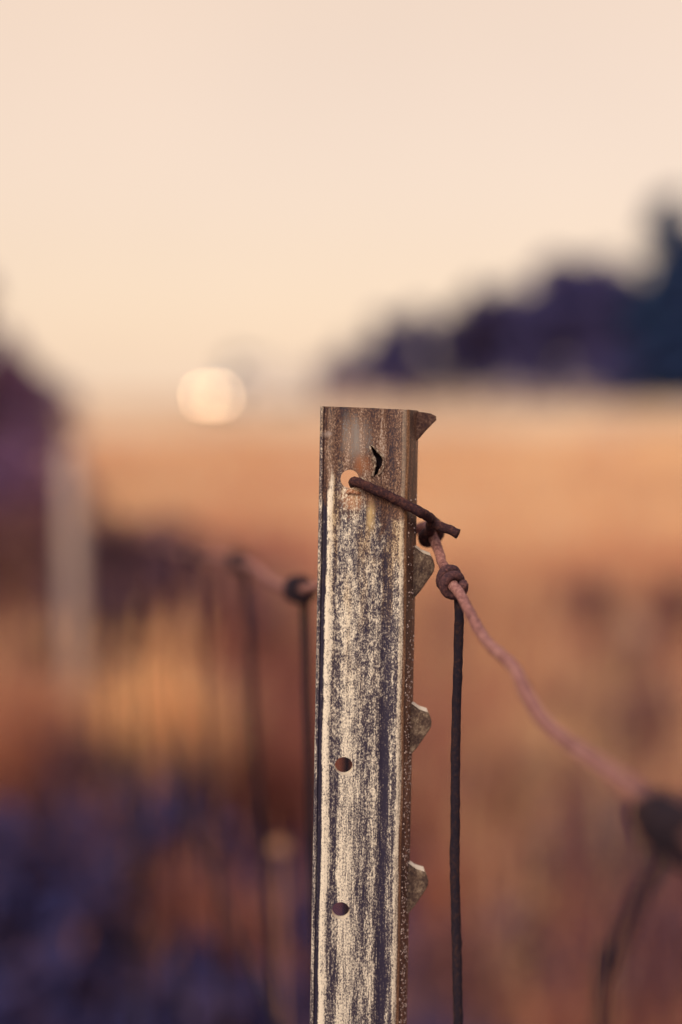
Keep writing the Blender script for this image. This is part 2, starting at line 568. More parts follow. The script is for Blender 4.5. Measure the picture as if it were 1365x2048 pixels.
def make_grass():
    N = 235000
    dd = np.exp(rng.uniform(math.log(1.2), math.log(40), N))
    xx = rng.uniform(-1, 1, N) * (0.58 * dd + 1.8)
    keep, zs, tone, hs = [], [], [], []
    for i in range(N):
        x, y = float(xx[i]), float(dd[i])
        p = patchy(x, y, 0.9 if y < 12 else 0.3, 2.0)
        fx = x - fence_x(y)
        dens = sstep(-0.40, 0.30, p) if y < 9 else 0.6
        if y < 9: dens *= 0.22 + 0.78 * sstep(3.2, 8.0, y)
        if fx < 0.75 and y < 4.4: dens *= 0.10                     # brambles own the foot of the fence there
        if random.random() > dens: continue
        keep.append(i)
        zs.append(ground_z(x, y))
        q = patchy(x, y, 0.6, 9.0)
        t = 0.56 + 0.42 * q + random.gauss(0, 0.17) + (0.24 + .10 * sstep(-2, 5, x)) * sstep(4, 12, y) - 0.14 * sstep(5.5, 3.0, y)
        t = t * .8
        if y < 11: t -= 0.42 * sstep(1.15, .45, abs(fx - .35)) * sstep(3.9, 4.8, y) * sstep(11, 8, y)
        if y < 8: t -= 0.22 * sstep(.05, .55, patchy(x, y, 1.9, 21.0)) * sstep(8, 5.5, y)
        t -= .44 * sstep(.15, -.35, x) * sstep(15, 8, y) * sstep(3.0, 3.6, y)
        tone.append(min(max(t, 0.0), 1.0))
        hs.append((0.30 + 0.22 * random.random()) * (1 - 0.45 * sstep(6, 14, y)) * (0.75 + 0.5 * max(0.0, p)))
    keep = np.array(keep)
    bx, by = list(xx[keep]), list(dd[keep])
    # tussocks standing up out of the rough verge, each of one colour
    for k in range(640):
        y = math.exp(random.uniform(math.log(2.6), math.log(8.5)))
        x = random.uniform(-1, 1) * (0.48 * y + 1.1)
        fx = x - fence_x(y)
        if fx < .75 and y < 4.3 and random.random() > .22: continue
        if abs(fx - .35) < .85 and 4.4 < y < 8.5 and random.random() > .3: continue
        r = random.uniform(.05, .12); h = random.uniform(.22, .42) * (1 - .35 * sstep(5, 9, y))
        if y < 3.6: h *= .7
        t0 = random.choice((.30, .42, .62, .74, .84, .92)) - .22 * sstep(4.6, 3.2, y) - (.34 * sstep(.15, -.35, x) if y > 3.9 else 0)
        z0 = ground_z(x, y)
        for q in range(170):
            a, rr = random.uniform(0, 6.28), r * math.sqrt(random.random())
            bx.append(x + rr * math.cos(a)); by.append(y + rr * math.sin(a)); zs.append(z0)
            tone.append(min(max(t0 + random.gauss(0, .07), 0), 1)); hs.append(h * random.uniform(.6, 1.05) * (1.1 - .5 * rr / r))
    # tall dead flowering stalks, singly and in twos and threes
    ns0 = len(bx)
    for k in range(900):
        y = math.exp(random.uniform(math.log(2.2), math.log(7.5)))
        x = random.uniform(-1, 1) * (0.30 * y + .6)
        if x - fence_x(y) < .8 and y < 4.6: continue
        t0 = random.choice((.05, .15, .3, .6, .9)); h = random.uniform(.42, .86) * (1.1 if x < 0 else .9)
        z0 = ground_z(x, y)
        for q in range(random.randint(2, 7)):
            bx.append(x + random.gauss(0, .02)); by.append(y + random.gauss(0, .02)); zs.append(z0)
            tone.append(t0); hs.append(h * random.uniform(.7, 1.05))
    bx, by = np.array(bx), np.array(by)
    n = len(bx)
    b = np.stack([bx, by, np.array(zs) - 0.02], 1)
    w = 0.0035 + 0.0011 * by
    V = blades(b, np.array(hs), w, rng.normal(0, .18, n), rng.uniform(0, 6.28, n), rng.normal(.15, .3, n))
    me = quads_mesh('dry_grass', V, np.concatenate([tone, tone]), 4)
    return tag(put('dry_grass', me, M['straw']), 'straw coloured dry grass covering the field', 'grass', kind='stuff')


make_grass()


def tuft(name, label, px, d, h, spread, n, tone0, tone1, mat='straw', group=None, width=0.005, cat='grass tuft', lean=.12):
    x = (px - CX) / FPX * d
    z = ground_z(x, d)
    o = empty(name, (x, d, z))
    r = spread * np.sqrt(rng.uniform(0, 1, n)); a = rng.uniform(0, 6.28, n)
    b = np.stack([r * np.cos(a), r * np.sin(a), np.full(n, -0.02)], 1)
    hh = h * rng.uniform(.65, 1.05, n)
    V = blades(b, hh, width * rng.uniform(.7, 1.4, n), rng.normal(.05, lean, n), a + rng.normal(0, .6, n), rng.normal(.12, .15, n))
    t = np.clip(rng.uniform(tone0, tone1, n), 0, 1)
    put('blade_clump', quads_mesh('blade_clump', V, np.concatenate([t, t]), 4), M[mat], o)
    # seed stalks
    mb = MB()
    for k in range(max(4, n // 60)):
        aa, rr = random.uniform(0, 6.28), spread * random.random()
        p0 = Vector((rr * math.cos(aa), rr * math.sin(aa), 0))
        p1 = p0 + Vector((random.gauss(0, .08), random.gauss(0, .08), h * random.uniform(.9, 1.15)))
        mid = (p0 + p1) / 2 + Vector((random.gauss(0, .02), random.gauss(0, .02), 0))
        mb.tube([p0, mid, p1], [.0022, .002, .0012], 4)
        mb.tube([p1, p1 + Vector((0, 0, .03)), p1 + Vector((.01, 0, .07))], [.003, .006, .001], 5)
    me = mb.mesh('seed_stalk')
    set_tone(me, [tone1] * len(me.polygons))
    so = put('seed_stalk', me, M[mat], o)
    so['kind'] = 'stuff'
    return tag(o, label, cat, group)


TG = 'dry grass tufts near the fence'
tuft('grass_tuft', 'tall bright straw tuft behind the brambles beside the wire fence', 288, 3.7, .58, .085, 1800, .97, 1.0, group=TG, width=.010)
tuft('grass_tuft', 'broad russet tuft at the far left in front of the pale wooden post', -45, 3.8, .54, .26, 2600, .25, .66, group=TG, width=.007)
tuft('grass_tuft', 'straw tuft between the bright tall tuft and the hanging wire stays', 455, 4.6, .46, .16, 800, .0, .3, group=TG)
tuft('grass_tuft', 'low russet tuft just left of the steel post foot', 590, 4.2, .40, .22, 700, .1, .42, group=TG)


def weed(px, d, h, spread, label, mat='weed', nst=26, nl=500, cat='dead weed', name='dead_weed', leafsize=.022, group=None, tone=(0, 1)):
    x = (px - CX) / FPX * d
    o = empty(name, (x, d, ground_z(x, d)))
    mb = MB(); tips = []
    for k in range(nst):
        a, r = random.uniform(0, 6.28), spread * .35 * random.random()
        p = Vector((r * math.cos(a), r * math.sin(a), -.02))
        hh = h * random.uniform(.55, 1.0)
        dirv = Vector((math.cos(a), math.sin(a), 0)) * spread * random.uniform(.1, .9)
        pts = [p + dirv * (t ** 1.5) + Vector((0, 0, hh * t)) + Vector((random.gauss(0, .012), random.gauss(0, .012), 0)) * t for t in (0, .25, .5, .75, 1)]
        mb.tube(pts, [.0045, .004, .0035, .0028, .0015], 4)
        tips.append(pts)
        for q in range(3):
            i = random.randint(1, 3)
            s0 = pts[i]
            s1 = s0 + Vector((random.gauss(0, .07), random.gauss(0, .07), random.uniform(.02, .14))) * (h / .6)
            mb.tube([s0, (s0 + s1) / 2 + Vector((0, 0, .01)), s1], [.0025, .002, .001], 4)
            tips.append([s0, s0, s0, (s0 + s1) / 2, s1])
    me = mb.mesh('stems')
    set_tone(me, rng.uniform(tone[0], tone[1], len(me.polygons)))
    put('stems', me, M[mat], o)
    C = []
    for k in range(nl):
        pts = random.choice(tips)
        i = random.randint(1, 3); t = random.random()
        p = pts[i].lerp(pts[i + 1], t)
        C.append((p.x + random.gauss(0, .02), p.y + random.gauss(0, .02), max(.01, p.z + random.gauss(0, .02))))
    V = leaves(np.array(C), leafsize * rng.uniform(.5, 1.5, nl), None)
    put('leaves', quads_mesh('leaves', V, rng.uniform(tone[0], tone[1], nl), 4), M[mat], o)
    return tag(o, label, cat, group)


SG = 'small russet tufts among the brambles'
for (px, d, h, sp_, lab) in (
        (335, 2.95, .36, .05, 'small russet tuft poking out in the middle of the brambles'),
        (530, 2.85, .22, .07, 'small russet tuft at the bottom, left of the steel post'),
        (425, 2.9, .30, .05, 'small russet tuft right of the middle one among the brambles'),
        (205, 3.0, .40, .05, 'small russet tuft under the pale wooden post'),
        (265, 2.7, .20, .06, 'lowest russet tuft among the brambles')):
    tuft('russet_tuft', lab, px, d, h, sp_, 260, .12, .45, group=SG, width=.008, lean=.25)
tuft('grass_tuft', 'dusky russet tuft between the last dark knot and the steel post', 560, 5.2, .48, .16, 700, .1, .45, group=TG)
tuft('grass_tuft', 'dusky russet tuft right behind the bright tall tuft', 395, 4.3, .46, .12, 700, .0, .35, group=TG)
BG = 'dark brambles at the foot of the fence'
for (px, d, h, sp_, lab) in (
        (20, 2.9, .50, .34, 'shade-coloured navy bramble in the bottom left corner under the fence'),
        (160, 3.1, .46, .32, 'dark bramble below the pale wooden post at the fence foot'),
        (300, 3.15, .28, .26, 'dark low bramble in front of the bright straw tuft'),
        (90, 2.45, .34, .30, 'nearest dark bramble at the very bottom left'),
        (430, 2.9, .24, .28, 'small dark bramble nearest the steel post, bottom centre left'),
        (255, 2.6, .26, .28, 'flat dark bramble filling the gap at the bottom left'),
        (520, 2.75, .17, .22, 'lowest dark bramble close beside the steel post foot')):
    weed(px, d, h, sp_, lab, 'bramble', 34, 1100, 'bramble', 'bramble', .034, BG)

WG = 'dead weeds standing along the fence line'
for (px, d, h, sp_, lab, tn) in (
        (210, 5.6, .84, .22, 'tall dark dead weed right behind the pale wooden post', (.1, .7)),
        (300, 5.3, .72, .26, 'dark dead weed between the pale wooden post and the wire stays', (.1, .8)),
        (255, 6.4, .80, .30, 'wide dark dead weed half way behind the wire stays', (.0, .7)),
        (345, 6.0, .72, .28, 'brown dead weed behind the second and third wire stays', (.2, .8)),
        (125, 3.45, .58, .10, 'thin dark dead stems in front of the russet tuft at far left', (.0, .6)),
        (375, 3.5, .52, .09, 'thin dark dead stems just right of the bright tall tuft', (.0, .6)),
        (215, 3.5, .50, .07, 'thin dark dead stems just left of the bright tall tuft', (.0, .6)),
        (165, 4.9, .62, .15, 'dead weed with its foot against the pale wooden post', (.0, .7)),
        (480, 5.6, .58, .26, 'brown dead weed far behind the dark wire knots', (.3, .9)),
        (400, 5.1, .62, .26, 'shorter brownish dead weed left of the dark wire knot', (.3, 1)),
        (100, 6.6, .84, .22, 'tall dark dead weed left of the pale wooden post', (.3, 1)),
        (10, 6.2, .88, .24, 'tallest dead weed at the left picture edge by the fence', (.3, 1))):
    weed(px, d, h, sp_, lab, 'weed', 70 if d > 4 else 30, 5200 if d > 4 else 260, 'dead weed', 'dead_weed', .042 if d > 4 else .02, WG, tn)
FG = 'dark weed clumps out in the field'
for (px, d, h, sp_, lab) in (
        (1270, 5.2, .46, .13, 'purple-brown dock weed standing at the right above the near wire knot'),
        (1195, 6.6, .50, .14, 'upright dark weed right of the sloping pink wire, farther out'),
        (975, 3.9, .30, .13, 'low dark weed close right of the hanging dark wire'),
        (1120, 3.35, .22, .20, 'low dark weed clump at the bottom right of the hanging wire'),
        (1320, 3.2, .40, .26, 'dark weed clump in the bottom right corner'),
        (1260, 2.8, .30, .26, 'flattened dark weed at the bottom edge, right side'),
        (1000, 2.95, .14, .20, 'small flat dark weed at the bottom, just right of the steel post'),
        (1130, 5.0, .30, .12, 'small purple-brown weed under the middle of the sloping pink wire'),
        (1290, 4.3, .42, .13, 'purple-brown weed right under the dock weed, close to the near knot'),
        (935, 4.4, .26, .10, 'thin dark weed showing right at the hanging dark wire'),
        (1060, 4.2, .24, .11, 'dark weed below the bend of the sloping pink wire'),
        (1170, 3.8, .26, .12, 'dark weed left of the nearest hanging stay'),
        (1360, 6.5, .50, .16, 'dark weed at the right picture edge half way up the field')):
    dk = d < 3.5 and px > 1200
    weed(px, d, h, sp_, lab, 'weed', 30, 1900 if dk else 1300, 'dead weed', 'field_weed', .028, FG, (0, .35) if dk else (.3, 1))

# pale flower head added to stand for a bright glint beyond the fence
o = empty('glint_flower')
fz = at(560, 1702, 1.1)
o.location = (fz.x + .01, fz.y + .01, 0)
mb = MB().tube([(0, 0, -.02), (-.004, -.004, fz.z * .5), (-.01, -.01, fz.z)], [.0016, .0013, .001], 6)
me = mb.mesh('stem'); set_tone(me, [.6] * len(me.polygons)); put('stem', me, M['straw'], o)
mb = MB()
for k in range(16):
    a = k * 2.4
    el = 0.1 + 1.3 * k / 16
    dv = Vector((math.cos(a) * math.cos(el), math.sin(a) * math.cos(el), math.sin(el)))
    p = Vector((-.01, -.01, fz.z))
    mb.tube([p, p + dv * .005, p + dv * .0085], [.0012, .0024, .0006], 5)
me = mb.mesh('glint_head'); set_tone(me, [.62] * len(me.polygons)); put('glint_head', me, M['straw'], o)
tag(o, 'added pale flower head standing for a glint left of the steel post', 'dried flower')


# ------------------------------------------------------------------ trees
def tree(px, d, h, rx, label, kind, name, group=None, base_z=None, nl=6500, low=0.12):
    x = (px - CX) / FPX * d
    o = empty(name, (x, d, ground_z(x, d) - .05))
    mb = MB()
    C = []
    if kind == 'conifer':
        pts = [Vector((random.gauss(0, .03) * h * t, 0, h * t)) for t in (0, .2, .4, .6, .8, 1)]
        mb.tube(pts, [h * .022 * (1.05 - t) for t in (0, .2, .4, .6, .8, 1)], 8)
        for k in range(110):
            t = .06 + .92 * (k / 110)
            z = h * t
            L = rx * (1 - t) ** .75 * random.uniform(.65, 1.08) + .50
            a = random.uniform(0, 6.28)
            e_ = Vector((math.cos(a) * L, math.sin(a) * L, z - .18 * L))
            mb.tube([(0, 0, z), Vector((e_.x * .5, e_.y * .5, z + .02)), e_], [.035, .025, .008], 4)
            m_ = int(nl / 110)
            for q in range(m_):
                f = random.uniform(.15, 1.05)
                C.append((e_.x * f + random.gauss(0, .10 * L), e_.y * f + random.gauss(0, .10 * L), z - .18 * L * f - abs(random.gauss(0, .12))))
        mat, size = 'spruce', .34
    else:
        limbs = []
        trunk_top = h * .35
        tp = [Vector((0, 0, 0)), Vector((random.gauss(0, .1), 0, trunk_top * .5)), Vector((random.gauss(0, .2), 0, trunk_top)), Vector((random.gauss(0, .3), 0, h * .8))]
        mb.tube(tp, [h * .028, h * .022, h * .018, h * .005], 8)
        for k in range(16):
            t = random.uniform(low, .75)
            a = random.uniform(0, 6.28)
            s0 = Vector((0, 0, h * t * .9))
            L = rx * random.uniform(.6, 1.05) * (1.0 if t < .5 else .8)
            s1 = s0 + Vector((math.cos(a) * L, math.sin(a) * L, h * random.uniform(.08, .38)))
            s1.z = min(s1.z, h * .97)
            mid = (s0 + s1) / 2 + Vector((random.gauss(0, .15), random.gauss(0, .15), .15))
            mb.tube([s0, mid, s1], [h * .011, h * .008, .012], 5)
            limbs.append((s0, mid, s1))
        clumps = []
        for (s0, mid, s1) in limbs:
            for c_ in (mid, s1, (mid + s1) / 2):
                clumps.append((c_ + Vector((random.gauss(0, .1 * rx), random.gauss(0, .1 * rx), random.gauss(0, .05 * h))), rx * random.uniform(.16, .34)))
        for k in range(5):
            clumps.append((Vector((random.gauss(0, .25 * rx), random.gauss(0, .25 * rx), h * random.uniform(.72, .93))), rx * random.uniform(.18, .30)))
        per = nl // len(clumps)
        for c_, r_ in clumps:
            g = rng.normal(size=(per, 3)); g /= np.linalg.norm(g, axis=1)[:, None]
            g *= (r_ * rng.uniform(.25, 1.0, per) ** .5)[:, None]
            for q in g: C.append((c_.x + q[0], c_.y + q[1], max(.1, c_.z + q[2])))
        mat, size = ('twig' if kind == 'bare' else 'bramble' if kind == 'dark' else 'rusty_leaf'), .29 * max(h / 7, .22)
    mb.build('trunk', M['bark'], o, True)
    C = np.array(C); n = len(C)
    V = leaves(C, size * rng.uniform(.6, 1.5, n), None)
    t = np.clip(rng.normal(.45, .25, n), 0, 1)
    put('crown', quads_mesh('crown', V, t, 4), M[mat], o)
    return tag(o, label, 'tree' if h > 3 else 'bush', group)


TR = 'trees along the far field edge'
tree(1330, 78, 11.6, 2.8, 'tall pointed blue-green spruce at the right picture edge', 'conifer', 'spruce_tree', TR, nl=11000)
tree(1405, 80, 9.6, 2.7, 'second spruce cut by the right picture edge', 'conifer', 'spruce_tree', TR, nl=11000)
for (px, d, h, rx, kind, lab) in (
        (1225, 82, 7.0, 3.0, 'bare', 'dusky bare tree directly left of the tall spruce'),
        (1116, 84, 8.7, 3.5, 'bare', 'round-topped dusky tree, highest of the broadleaf trees'),
        (1040, 88, 7.2, 3.0, 'bare', 'dusky tree between the round-topped tree and the dark evergreen'),
        (955, 90, 7.5, 2.8, 'dark', 'dark evergreen broadleaf tree in the middle of the tree row'),
        (890, 94, 5.4, 2.6, 'dark', 'low dark tree at the left flank of the dark evergreen'),
        (820, 98, 6.8, 2.3, 'bare', 'small rounded dusky tree standing above the steel post top'),
        (760, 104, 5.0, 2.6, 'bare', 'lower dusky tree left of the small rounded tree'),
        (1280, 86, 7.2, 3.0, 'bare', 'dusky tree behind the foot of the tall spruce'),
        (1180, 90, 6.6, 3.2, 'dark', 'dark tree filling the gap behind the round-topped tree')):
    tree(px, d, h, rx, lab, kind, 'field_edge_tree', TR)
tree(490, 130, 4.3, 1.7, 'small dark tree right behind the van cab', 'bare', 'field_edge_tree', TR)
BU = 'low bushes along the far field edge'
for (px, d, h, rx, kind, lab) in (
        (702, 112, 3.9, 2.4, 'rusty', 'low reddish bush above the left corner of the steel post'),
        (655, 118, 4.0, 2.0, 'bare', 'low dark bush right of the white van'),
        (870, 92, 2.2, 3.0, 'bare', 'low bush under the small rounded tree'),
        (1010, 80, 2.2, 3.4, 'bare', 'wide low bush at the foot of the dark evergreen'),
        (1110, 78, 2.4, 3.6, 'bare', 'wide low bush at the foot of the round-topped tree'),
        (1210, 77, 2.6, 3.2, 'bare', 'low bush left of the spruce foot'),
        (780, 100, 2.0, 2.8, 'rusty', 'low reddish bush under the lower dusky tree')):
    tree(px, d, h, rx, lab, kind, 'field_edge_bush', BU, nl=1500, low=.03)
LB = 'hedge bushes at the left edge'
for (px, d, h, rx, kind, lab) in (
        (-55, 15, 2.75, .55, 'rusty', 'tall reddish hedge bush at the left picture edge'),
        (28, 17, 1.95, .42, 'rusty', 'shorter reddish hedge bush behind the pale wooden post, left'),
        (90, 24, 1.72, .5, 'rusty', 'smallest hedge bush fading out above the pale wooden post'),
        (-20, 11.5, .9, .75, 'rusty', 'dark hedge bush in front of the tall reddish one'),
        (50, 12.5, .75, .5, 'rusty', 'low dark hedge bush nearest the pale wooden post')):
    tree(px, d, h, rx, lab, kind, 'hedge_bush', LB, nl=2400, low=.03)


# ------------------------------------------------------------------ white van with lit headlamps, far off
def make_van(px, d, rz):
    x = (px - CX) / FPX * d
    o = empty('box_van', (x, d, ground_z(x, d)), rz)           # nose along -X
    L, W = 5.6, 1.95
    MB().box((1.70, 0, 1.60), (4.6, W, 2.05), taper=(.985, .96)).build('cargo_box', M['white_paint'], o)
    prof = [(-.62, .38), (-2.72, .38), (-2.80, .62), (-2.74, .98), (-2.45, 1.16), (-1.72, 1.26), (-1.18, 2.0), (-.62, 2.12)]
    MB().prism([(a, -W / 2 + .02, b) for a, b in prof], (0, W - .04, 0)).build('cab', M['white_paint'], o)
    ws = [(-1.72, 1.28), (-1.22, 1.97)]
    nx, nz = -.69 * .03, .5 * .03
    p = [Vector((ws[0][0] + nx, -W / 2 + .12, ws[0][1] + nz)), Vector((ws[0][0] + nx, W / 2 - .12, ws[0][1] + nz)),
         Vector((ws[1][0] + nx, W / 2 - .2, ws[1][1] + nz)), Vector((ws[1][0] + nx, -W / 2 + .2, ws[1][1] + nz))]
    MB().prism(p, (-nx * .8, 0, -nz * .8)).build('windscreen', M['glass'], o)
    for s in (-1, 1):
        q = [(-1.55, 1.30), (-.78, 1.30), (-.78, 1.92), (-1.12, 1.92)]
        MB().prism([(a, s * (W / 2 - .03), b) for a, b in q], (0, s * .025, 0)).build('side_window', M['glass'], o)
        dr = MB().box((-1.15, s * (W / 2 - .005), .84), (.95, .03, .82)).build('door', M['white_paint'], o)
        MB().box((-.82, s * (W / 2 + .022), 1.08), (.16, .025, .04)).build('handle', M['grey_metal'], dr)
        MB().box((-1.72, s * (W / 2 + .13), 1.42), (.08, .2, .28)).build('mirror', M['grey_metal'], o)
        # round headlamp
        mb = MB(); ring = MB()
        c = Vector((-2.78, s * .72, .80))
        mb.tube([c, c + Vector((-.05, 0, 0)), c + Vector((-.075, 0, 0))], [.17, .165, .10], 20)
        hl = mb.build('headlight', M['lamp'], o)
        for k in range(24):
            a0, a1 = 2 * math.pi * k / 24, 2 * math.pi * (k + 1) / 24
            q = [Vector((c.x - .02, c.y + r * math.cos(a), c.z + r * math.sin(a))) for r, a in ((.175, a0), (.21, a0), (.21, a1), (.175, a1))]
            ring.prism(q, (-.04, 0, 0))
        ring.build('headlight_ring', M['grey_metal'], hl)
        for wx in (-2.0, 2.7):
            w = MB()
            c = Vector((wx, s * (W / 2 - .22), .36))
            w.tube([c, c + Vector((0, s * .02, 0)), c + Vector((0, s * .2, 0)), c + Vector((0, s * .22, 0))], [.31, .36, .36, .31], 22)
            wo = w.build('wheel', M['tyre'], o)
            c2 = c + Vector((0, s * .215, 0))
            MB().tube([c2, c2 + Vector((0, s * .02, 0)), c2 + Vector((0, s * .03, 0))], [.21, .2, .08], 16).build('rim', M['grey_metal'], wo)
    MB().box((-2.82, 0, .48), (.12, W - .1, .2)).build('bumper', M['grey_metal'], o)
    MB().box((-2.80, 0, .82), (.06, 1.0, .2)).build('grille', M['grey_metal'], o)
    return tag(o, 'white box van with lit headlights on the far field edge', 'van')


make_van(505, 84, R(38))


# ------------------------------------------------------------------ the steel fence post
N_POST = Vector((0, math.cos(R(2.6)), -math.sin(R(2.6))))       # points away from the camera
P0 = at(641, 812, 0.5)


def on_plane(px, py):
    r = ray(px, py)
    C0 = Vector((0, 0, CAM_H))
    return C0 + r * ((P0 - C0).dot(N_POST) / r.dot(N_POST))


ZL = (P0 - on_plane(620, 2048)).normalized()
YL = N_POST.normalized()
XL = YL.cross(ZL).normalized()
POST_L = 1.33
BASE = P0 - ZL * POST_L
MAT_POST = Matrix((XL, YL, ZL)).transposed().to_4x4()
MAT_POST.translation = BASE
INV_POST = MAT_POST.inverted()


def loc(px, py):
    q = INV_POST @ on_plane(px, py)
    return q.x, POST_L - q.z            # metres from left edge, metres below the top


post = empty('steel_fence_post')
post.matrix_world = MAT_POST
PM = post_material(POST_L)

mm = 0.001
FRONT = [(0, 2.2), (0, .7), (.25, .15), (.8, 0), (1.2, .12), (1.6, .75), (2.3, .80), (2.9, .15), (3.5, -.18), (4.4, -.2), (5.2, .02), (6.4, .22), (8, .25),
         (10, .05), (13, 0), (16, .05), (19, .15), (21, .1), (22.4, .3), (23.6, .75), (25.2, .8), (26.4, .35), (27.6, .1), (29, -.18), (30.2, -.1),
         (31.0, .35), (31.7, 1.4), (33.2, 5.0), (34.6, 8.6), (35.1, 10.2), (35.3, 12.2)]
BACK = [(32.6, 12.2), (32.3, 10.4), (30.9, 6.6), (29.4, 3.0), (28.4, 4.4), (24, 4.5), (18, 4.4), (12, 4.4), (6, 4.4), (2.6, 4.6), (2.4, 5.4), (2.4, 11.5), (0, 11.5)]


def post_body():
    prof = FRONT + BACK
    n = len(prof)
    zs = [-.35, .2, .6, .9, 1.05, 1.15, 1.2, 1.25, 1.29, POST_L - .004, POST_L]
    v, f = [], []
    for k, z in enumerate(zs):
        for (x, y) in prof:
            zz = z - (0.0226 * x * mm if k >= len(zs) - 2 else 0)
            if k == len(zs) - 1: zz += 0.00022 * noise.noise((x * .45, y * .45, 1.0))
            v.append((x * mm, y * mm, zz))
    for k in range(len(zs) - 1):
        for i in range(n):
            j = (i + 1) % n
            f.append((k * n + i, k * n + j, (k + 1) * n + j, (k + 1) * n + i))
    f.append(tuple(range(n))[::-1])
    f.append(tuple((len(zs) - 1) * n + i for i in range(n)))
    me = bpy.data.meshes.new('post_body')
    me.from_pydata(v, [], f)
    bm = bmesh.new(); bm.from_mesh(me)
    bmesh.ops.recalc_face_normals(bm, faces=bm.faces); bm.to_mesh(me); bm.free()
    return me


body = put('post_body', post_body(), PM, post)
cut = MB()
for (px, py, r) in ((700, 958, 3.25), (688, 1532, 3.2), (682, 1822, 3.2)):
    hx, hz = loc(px, py)
    cut.tube([(hx, -.006, POST_L - hz), (hx, .020, POST_L - hz)], r * mm, 40)
# the torn slit above the hole, punched clean through
sl = [(742, 891), (748, 895), (754, 905), (762, 910), (766, 921), (764, 931), (758, 940), (756, 947), (748, 953), (751, 941), (748, 931), (753, 925), (747, 916), (746, 903)]
cut.prism([(loc(a, b)[0], -.004, POST_L - loc(a, b)[1]) for a, b in sl], (0, .012, 0))
cme = cut.mesh('cutter')
cme.materials.append(mottled('lit_zinc_edge', [(.52, .44, .34), (.74, .66, .53)], 700, rough=.5))  # light hole walls: the sky-lit lower edge is put into the colour
cme.materials.append(M['tie_rust'])
for pl in cme.polygons:
    if min(cme.vertices[i].co.y for i in pl.vertices) < -.0039 and max(cme.vertices[i].co.y for i in pl.vertices) < .009: pl.material_index = 1
bm = bmesh.new(); bm.from_mesh(cme); bmesh.ops.recalc_face_normals(bm, faces=bm.faces); bm.to_mesh(cme); bm.free()
cutter = put('cutter', cme); cutter.parent = post
bo = body.modifiers.new('holes', 'BOOLEAN')
bo.operation = 'DIFFERENCE'; bo.solver = 'EXACT'; bo.object = cutter; bo.material_mode = 'TRANSFER'
bpy.context.view_layer.update()
dg = bpy.context.evaluated_depsgraph_get()
newme = bpy.data.meshes.new_from_object(body.evaluated_get(dg))
newme.name = 'post_body'
body.modifiers.clear()
body.data = newme
bpy.data.objects.remove(cutter)
newme.polygons.foreach_set('use_smooth', [True] * len(newme.polygons))
newme.set_sharp_from_angle(angle=R(38))

# raised torn rim of the slit
rim = MB()
rp = [(742, 890), (749, 897), (758, 906), (766, 918), (767, 931), (762, 943), (755, 950)]
rim.tube(spline([(loc(a, b)[0] + .0003, -.0002, POST_L - loc(a, b)[1]) for a, b in rp], 5), .00032, 6, .7, 3)
rp = [(741, 892), (746, 908), (751, 921), (752, 932), (750, 944), (747, 953)]
rim.tube(spline([(loc(a, b)[0] - .0003, -.0003, POST_L - loc(a, b)[1]) for a, b in rp], 5), [.0002 + .0006 * abs(math.sin(k * .17)) for k in range(26)], 6, .7, 8)
rim.build('torn_rim', mottled('bare_torn_steel', [(.03, .02, .03), (.16, .11, .08), (.55, .48, .38)], 700, rough=.5), post, True)
tg = MB()
tp = [(738, 886), (752, 890), (768, 908), (772, 928), (764, 950), (748, 958), (742, 930)]
tg.prism([(loc(a, b)[0], .0046, POST_L - loc(a, b)[1]) for a, b in tp], (0, .0016, 0))
tg.build('dark_backing_tongue', M['stay_rust'], post)  # tongue added as a dark backing so the slit looks shaded
# crusty blister under the top hole
hx, hz = loc(706, 985)
bl = MB()
bl.tube(spline([(hx - .0022, .0001, POST_L - hz), (hx - .001, -.0003, POST_L - hz + .0002), (hx + .001, -.0003, POST_L - hz), (hx + .0026, .0001, POST_L - hz - .0002)], 6),
        [.0003, .0005, .0007, .0008, .0009, .0009, .0008, .0008, .0009, .0009, .0009, .0008, .0008, .0009, .0008, .0007, .0006, .0005, .0003], 8, .6, 2)
bl.build('rust_blister', rust_material('orange_rust_crust', [(.10, .045, .035), (.38, .17, .09), (.62, .46, .36)], 1100), post, True)


# spurs along the rear edge of the flange
spur_mat = NT('spur_galvanised_steel', 0.5, 0.4, 0.15)
sa = spur_mat.noise(1, 4, .7, (1300, 1300, 1000))
sb = spur_mat.noise(1, 3, .6, (240, 240, 240), (2, 2, 2))
spur_mat.color(spur_mat.ramp(spur_mat.math('ADD', spur_mat.math('MULTIPLY', sa, .6), spur_mat.math('MULTIPLY', sb, .4)),
                             [(.36, (.030, .020, .024)), (.47, (.085, .052, .042)), (.57, (.20, .145, .105)), (.68, (.48, .39, .28))]))
spur_mat.bump(sa, .4, .0005)


lit_edge = bpy.data.materials['lit_zinc_edge']


